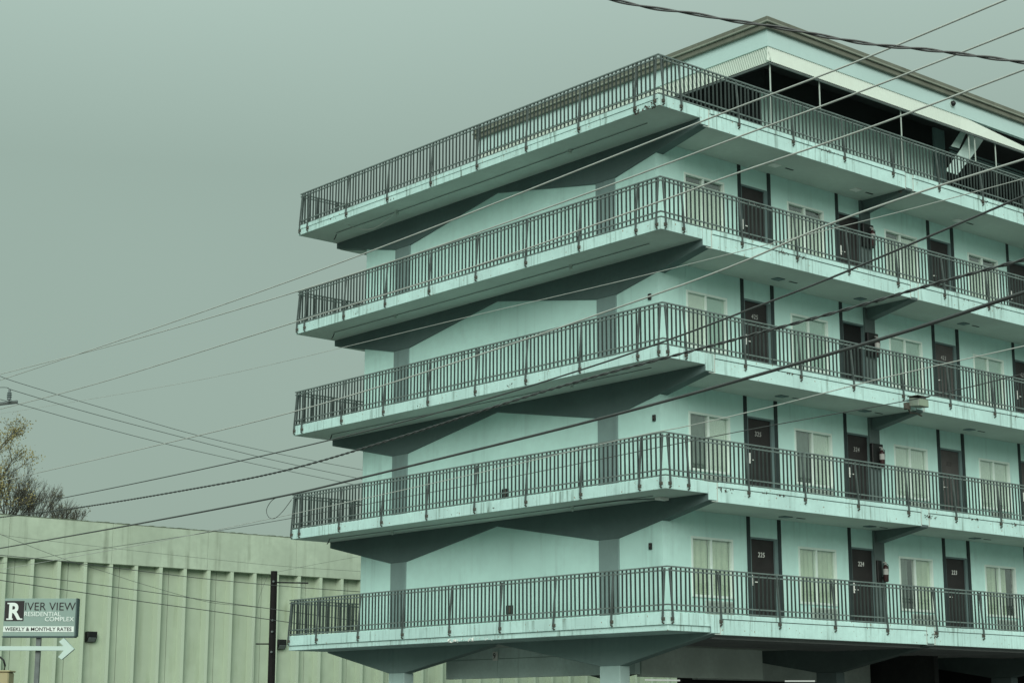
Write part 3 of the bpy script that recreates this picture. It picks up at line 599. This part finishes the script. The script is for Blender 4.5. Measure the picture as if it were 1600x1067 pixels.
# ------------------------------------------------------------------ overhead wires (radius, points in metres)
WIRES={
 'B1':(0.016,[(-14.17,-18.62,8.45),(-13.81,-16.54,8.52),(-13.44,-14.36,8.64),(-12.88,-11.09,8.8),(-12.21,-7.12,8.99),(-11.29,-1.72,9.31),(-9.87,6.74,9.89),(-8.14,17.04,10.65)]),
 'B2':(0.016,[(-13.75,-18.55,8.3),(-13.39,-16.38,8.37),(-12.99,-13.94,8.48),(-12.44,-10.61,8.63),(-11.77,-6.47,8.86),(-10.88,-0.93,9.26),(-9.57,7.3,9.94),(-7.96,17.49,10.9)]),
 'B3':(0.017,[(-13.27,-18.22,8.08),(-12.89,-15.79,8.13),(-12.53,-13.51,8.23),(-12.3,-12.07,8.27),(-11.55,-7.31,8.45),(-10.46,-0.31,8.86),(-8.91,9.7,9.44),(-7.61,18.1,10.06)]),
 'B4':(0.017,[(-13.99,-18.61,6.88),(-13.73,-17.23,6.93),(-13.46,-15.78,6.94),(-13.11,-14.0,6.87),(-12.64,-11.51,6.87),(-11.79,-7.0,6.93),(-10.67,-1.04,7.11),(-8.97,8.17,7.6),(-7.19,17.87,8.16),(-6.91,19.36,8.24)]),
 'B5':(0.008,[(-12.28,-17.5,7.3),(-11.98,-15.58,7.4),(-11.63,-13.39,7.55),(-11.11,-10.04,7.77),(-10.35,-5.18,8.13),(-9.33,1.4,8.59),(-8.46,7.01,9.06),(-6.94,16.96,10.04),(-6.33,20.93,10.45)]),
 'B6':(0.017,[(-14.78,-19.1,6.25),(-14.51,-17.84,6.18),(-14.19,-16.34,6.1),(-13.9,-14.99,6.06),(-13.57,-13.41,6.02),(-13.13,-11.33,6.01),(-12.38,-7.76,6.07),(-11.06,-1.36,6.32),(-9.22,7.63,6.78),(-6.8,19.49,7.45)]),
 'B7':(0.017,[(-13.86,-18.46,5.94),(-13.64,-17.34,5.97),(-13.39,-16.06,5.98),(-13.1,-14.55,6.01),(-12.79,-12.99,6.05),(-12.39,-10.9,6.1),(-11.95,-8.68,6.12),(-11.22,-4.97,6.11),(-10.28,-0.18,6.16),(-9.21,5.39,6.42),(-7.81,12.73,6.84),(-6.34,20.47,7.37)]),
 'B8':(0.027,[(-15.52,-19.51,5.16),(-15.17,-18.09,5.13),(-14.77,-16.42,5.13),(-14.29,-14.41,5.14),(-13.7,-11.95,5.18),(-12.85,-8.35,5.27),(-12.09,-5.19,5.36),(-11.16,-1.24,5.49),(-8.98,7.99,5.92),(-5.79,21.56,6.6)]),
 'B9':(0.011,[(-11.18,-16.66,5.76),(-10.81,-14.41,5.77),(-10.45,-12.27,5.74),(-10.16,-10.49,5.74),(-9.9,-8.95,5.77),(-9.29,-5.25,5.77),(-8.56,-0.84,5.79),(-7.84,3.52,5.83),(-6.67,10.64,5.93),(-5.11,20.16,6.14),(-4.4,24.51,6.25)]),
 'B10':(0.01,[(-10.28,-16.05,5.65),(-10.02,-14.36,5.62),(-9.62,-11.65,5.67),(-9.28,-9.36,5.7),(-9.09,-8.11,5.71),(-8.53,-4.36,5.74),(-7.87,0.1,5.81),(-7.22,4.46,5.88),(-6.27,10.95,6.04),(-4.21,24.96,6.47)]),
 'A':(0.013,[(-19.34,-18.47,7.08),(-19.15,-18.7,6.99),(-18.94,-18.97,6.91),(-18.76,-19.2,6.83),(-18.63,-19.37,6.78),(-18.44,-19.61,6.7),(-18.29,-19.8,6.63),(-18.09,-20.05,6.55),(-17.89,-20.31,6.49),(-17.67,-20.6,6.41),(-17.45,-20.88,6.33)]),
 'D1':(0.011,[(-9.83,13.29,9.99),(-9.12,13.54,9.92),(-6.19,14.52,9.73),(-2.87,15.63,9.54),(0.79,16.84,9.48),(4.65,18.1,9.51)]),
 'D2':(0.012,[(-9.8,13.34,9.72),(-9.56,13.41,9.75),(-9.28,13.51,9.71),(-6.84,14.33,9.55),(-3.39,15.48,9.4),(0.25,16.68,9.27),(4.53,18.09,9.22)]),
 'D3':(0.011,[(-9.76,13.38,9.43),(-8.86,13.68,9.39),(-6.57,14.45,9.25),(-3.9,15.34,9.13),(-0.29,16.53,9.05),(3.43,17.76,9.01),(4.56,18.13,9.0)]),
 'D4':(0.015,[(-6.63,19.69,6.22),(-4.53,19.61,6.14),(-0.44,19.45,5.9),(2.79,19.32,5.79),(5.41,19.2,5.75)]),
 'D5':(0.015,[(-6.56,19.77,5.74),(-4.46,19.69,5.61),(-2.21,19.62,5.44),(0.17,19.54,5.24),(2.2,19.47,5.09),(5.54,19.35,4.82)]),
 'D6':(0.017,[(-6.53,19.8,5.53),(-4.42,19.74,5.34),(-2.17,19.67,5.13),(0.21,19.59,4.94),(2.24,19.52,4.76),(5.59,19.41,4.48)]),
 'D7':(0.009,[(-6.28,20.55,6.9),(-5.08,20.53,6.54),(-4.08,20.51,6.26),(-2.92,20.47,6.0),(-1.77,20.44,5.72),(0.44,20.36,5.28),(1.78,20.29,5.2),(2.78,20.23,5.14)]),
 'D8':(0.007,[(-5.85,21.49,7.01),(-5.4,21.5,6.96),(-2.19,21.52,6.83),(0.62,21.54,6.73),(3.94,21.55,6.64),(7.08,21.55,6.64)]),
 'G1':(0.007,[(9.59,25.08,7.53),(8.4,25.79,7.26),(7.09,26.57,6.93)]),
 'G2':(0.006,[(4.96,23.82,6.6),(4.82,24.16,5.75),(4.85,24.42,4.68),(5.03,24.76,2.94)]),
 'LOOP':(.009,[(-11.25,-1.62,5.48),(-11.14,-1.2,5.45),(-11.06,-0.92,5.32),(-11.07,-1.02,5.18),(-11.15,-1.34,5.13),(-11.25,-1.74,5.21),(-11.38,-2.2,5.36)]),
}
LIGHT = ('B1','B2','B3','B4','B5','B9')
WL = {'A':'thick black twisted service cable crossing in front of the penthouse roof',
 'B1':'pale wire crossing the top balcony and running down to the left sky, uppermost', 'B2':'pale wire running just below the uppermost one over the top balcony',
 'B3':'pale wire crossing the corner of the second balcony from the top', 'B4':'pale wire crossing the corner rail of the middle balcony',
 'B5':'very thin pale line crossing the end wall below the second balcony from the top', 'B6':'black wire passing the middle balcony corner, upper of two that meet there',
 'B7':'black wavy wire passing the middle balcony corner, lower of two that meet there', 'B8':'thickest black cable sloping across the whole picture below the middle balcony',
 'B9':'thin pale line crossing the second lowest railing, upper of a pair', 'B10':'thin dark line crossing the second lowest railing, lower of a pair',
 'D1':'uppermost of three thin wires descending right across the left sky', 'D2':'thin wire from the insulator descending right, middle of three', 'D3':'lowest of three thin wires descending right across the left sky',
 'D4':'wire along the shadow line under the warehouse parapet', 'D5':'upper of two parallel wires across the warehouse wall', 'D6':'lower of two parallel wires across the warehouse wall',
 'D7':'slack wire curving down the warehouse wall to the utility pole', 'D8':'faint thin line across the warehouse parapet', 'G1':'thin stay from the black pole top towards the motel', 'G2':'thin stay running down left of the black pole',
 'LOOP':'small drip loop of black wire hanging by the left end of the railing'}
def spline(P, n=6):
    P = [Vector(p) for p in P]; out_ = []
    for i in range(len(P)-1):
        p0, p1, p2, p3 = P[max(i-1,0)], P[i], P[i+1], P[min(i+2,len(P)-1)]
        for j in range(n):
            s = j/n; out_.append(.5*((2*p1)+(p2-p0)*s+(2*p0-5*p1+4*p2-p3)*s*s+(3*p1-p0-3*p2+p3)*s**3))
    out_.append(P[-1]); return out_
for nm, (r, P) in WIRES.items():
    P = [Vector(p) for p in P]; EX = None
    if nm[0] in 'BA':
        if nm == 'A': e0, e1 = 12, 8
        else: e0, e1 = 10, 24
        EX = (e0, e1)
    elif nm[0] == 'D' and nm != 'D7':
        EX = ((1.9 if nm in ('D1','D2','D3') else 8), 6)
    S = spline(P, 6 if nm not in ('A','B7') else 10)
    if EX: S = [S[0]+(S[0]-S[2]).normalized()*EX[0]]+S+[S[-1]+(S[-1]-S[-3]).normalized()*EX[1]]
    mt = M['wirel'] if nm in LIGHT else M['wired']; mb = MB()
    if nm in ('A','B7'):
        tot = 0; a_, b_ = [], []; r = r*.85; amp = r*.75; per = .55 if nm == 'A' else .5
        fine = []
        for p, q_ in zip(S[:-1], S[1:]):
            k_ = max(1, int((q_-p).length/(per/7)))
            for j in range(k_): fine.append(p.lerp(q_, j/k_))
        for i, p in enumerate(fine):
            if i: tot += (p-fine[i-1]).length
            d = (fine[min(i+1,len(fine)-1)]-fine[max(i-1,0)]).normalized(); s_ = d.cross(Vector((0,0,1))).normalized(); u_ = s_.cross(d)
            an = tot/per*2*math.pi+1.1*math.sin(tot*1.7); o_ = (s_*math.cos(an)+u_*math.sin(an))*amp; a_.append(p+o_); b_.append(p-o_)
        mb.tube(a_, r*.72, 5); mb.tube(b_, r*.72, 5)
    else: mb.tube(S, r*(.70 if nm[0] == 'B' else .65), 6)
    tag(mb.build('service_cable' if nm in ('A','B8') else 'overhead_wire', mt, smooth=True), WL[nm], 'wire', 'overhead wires')
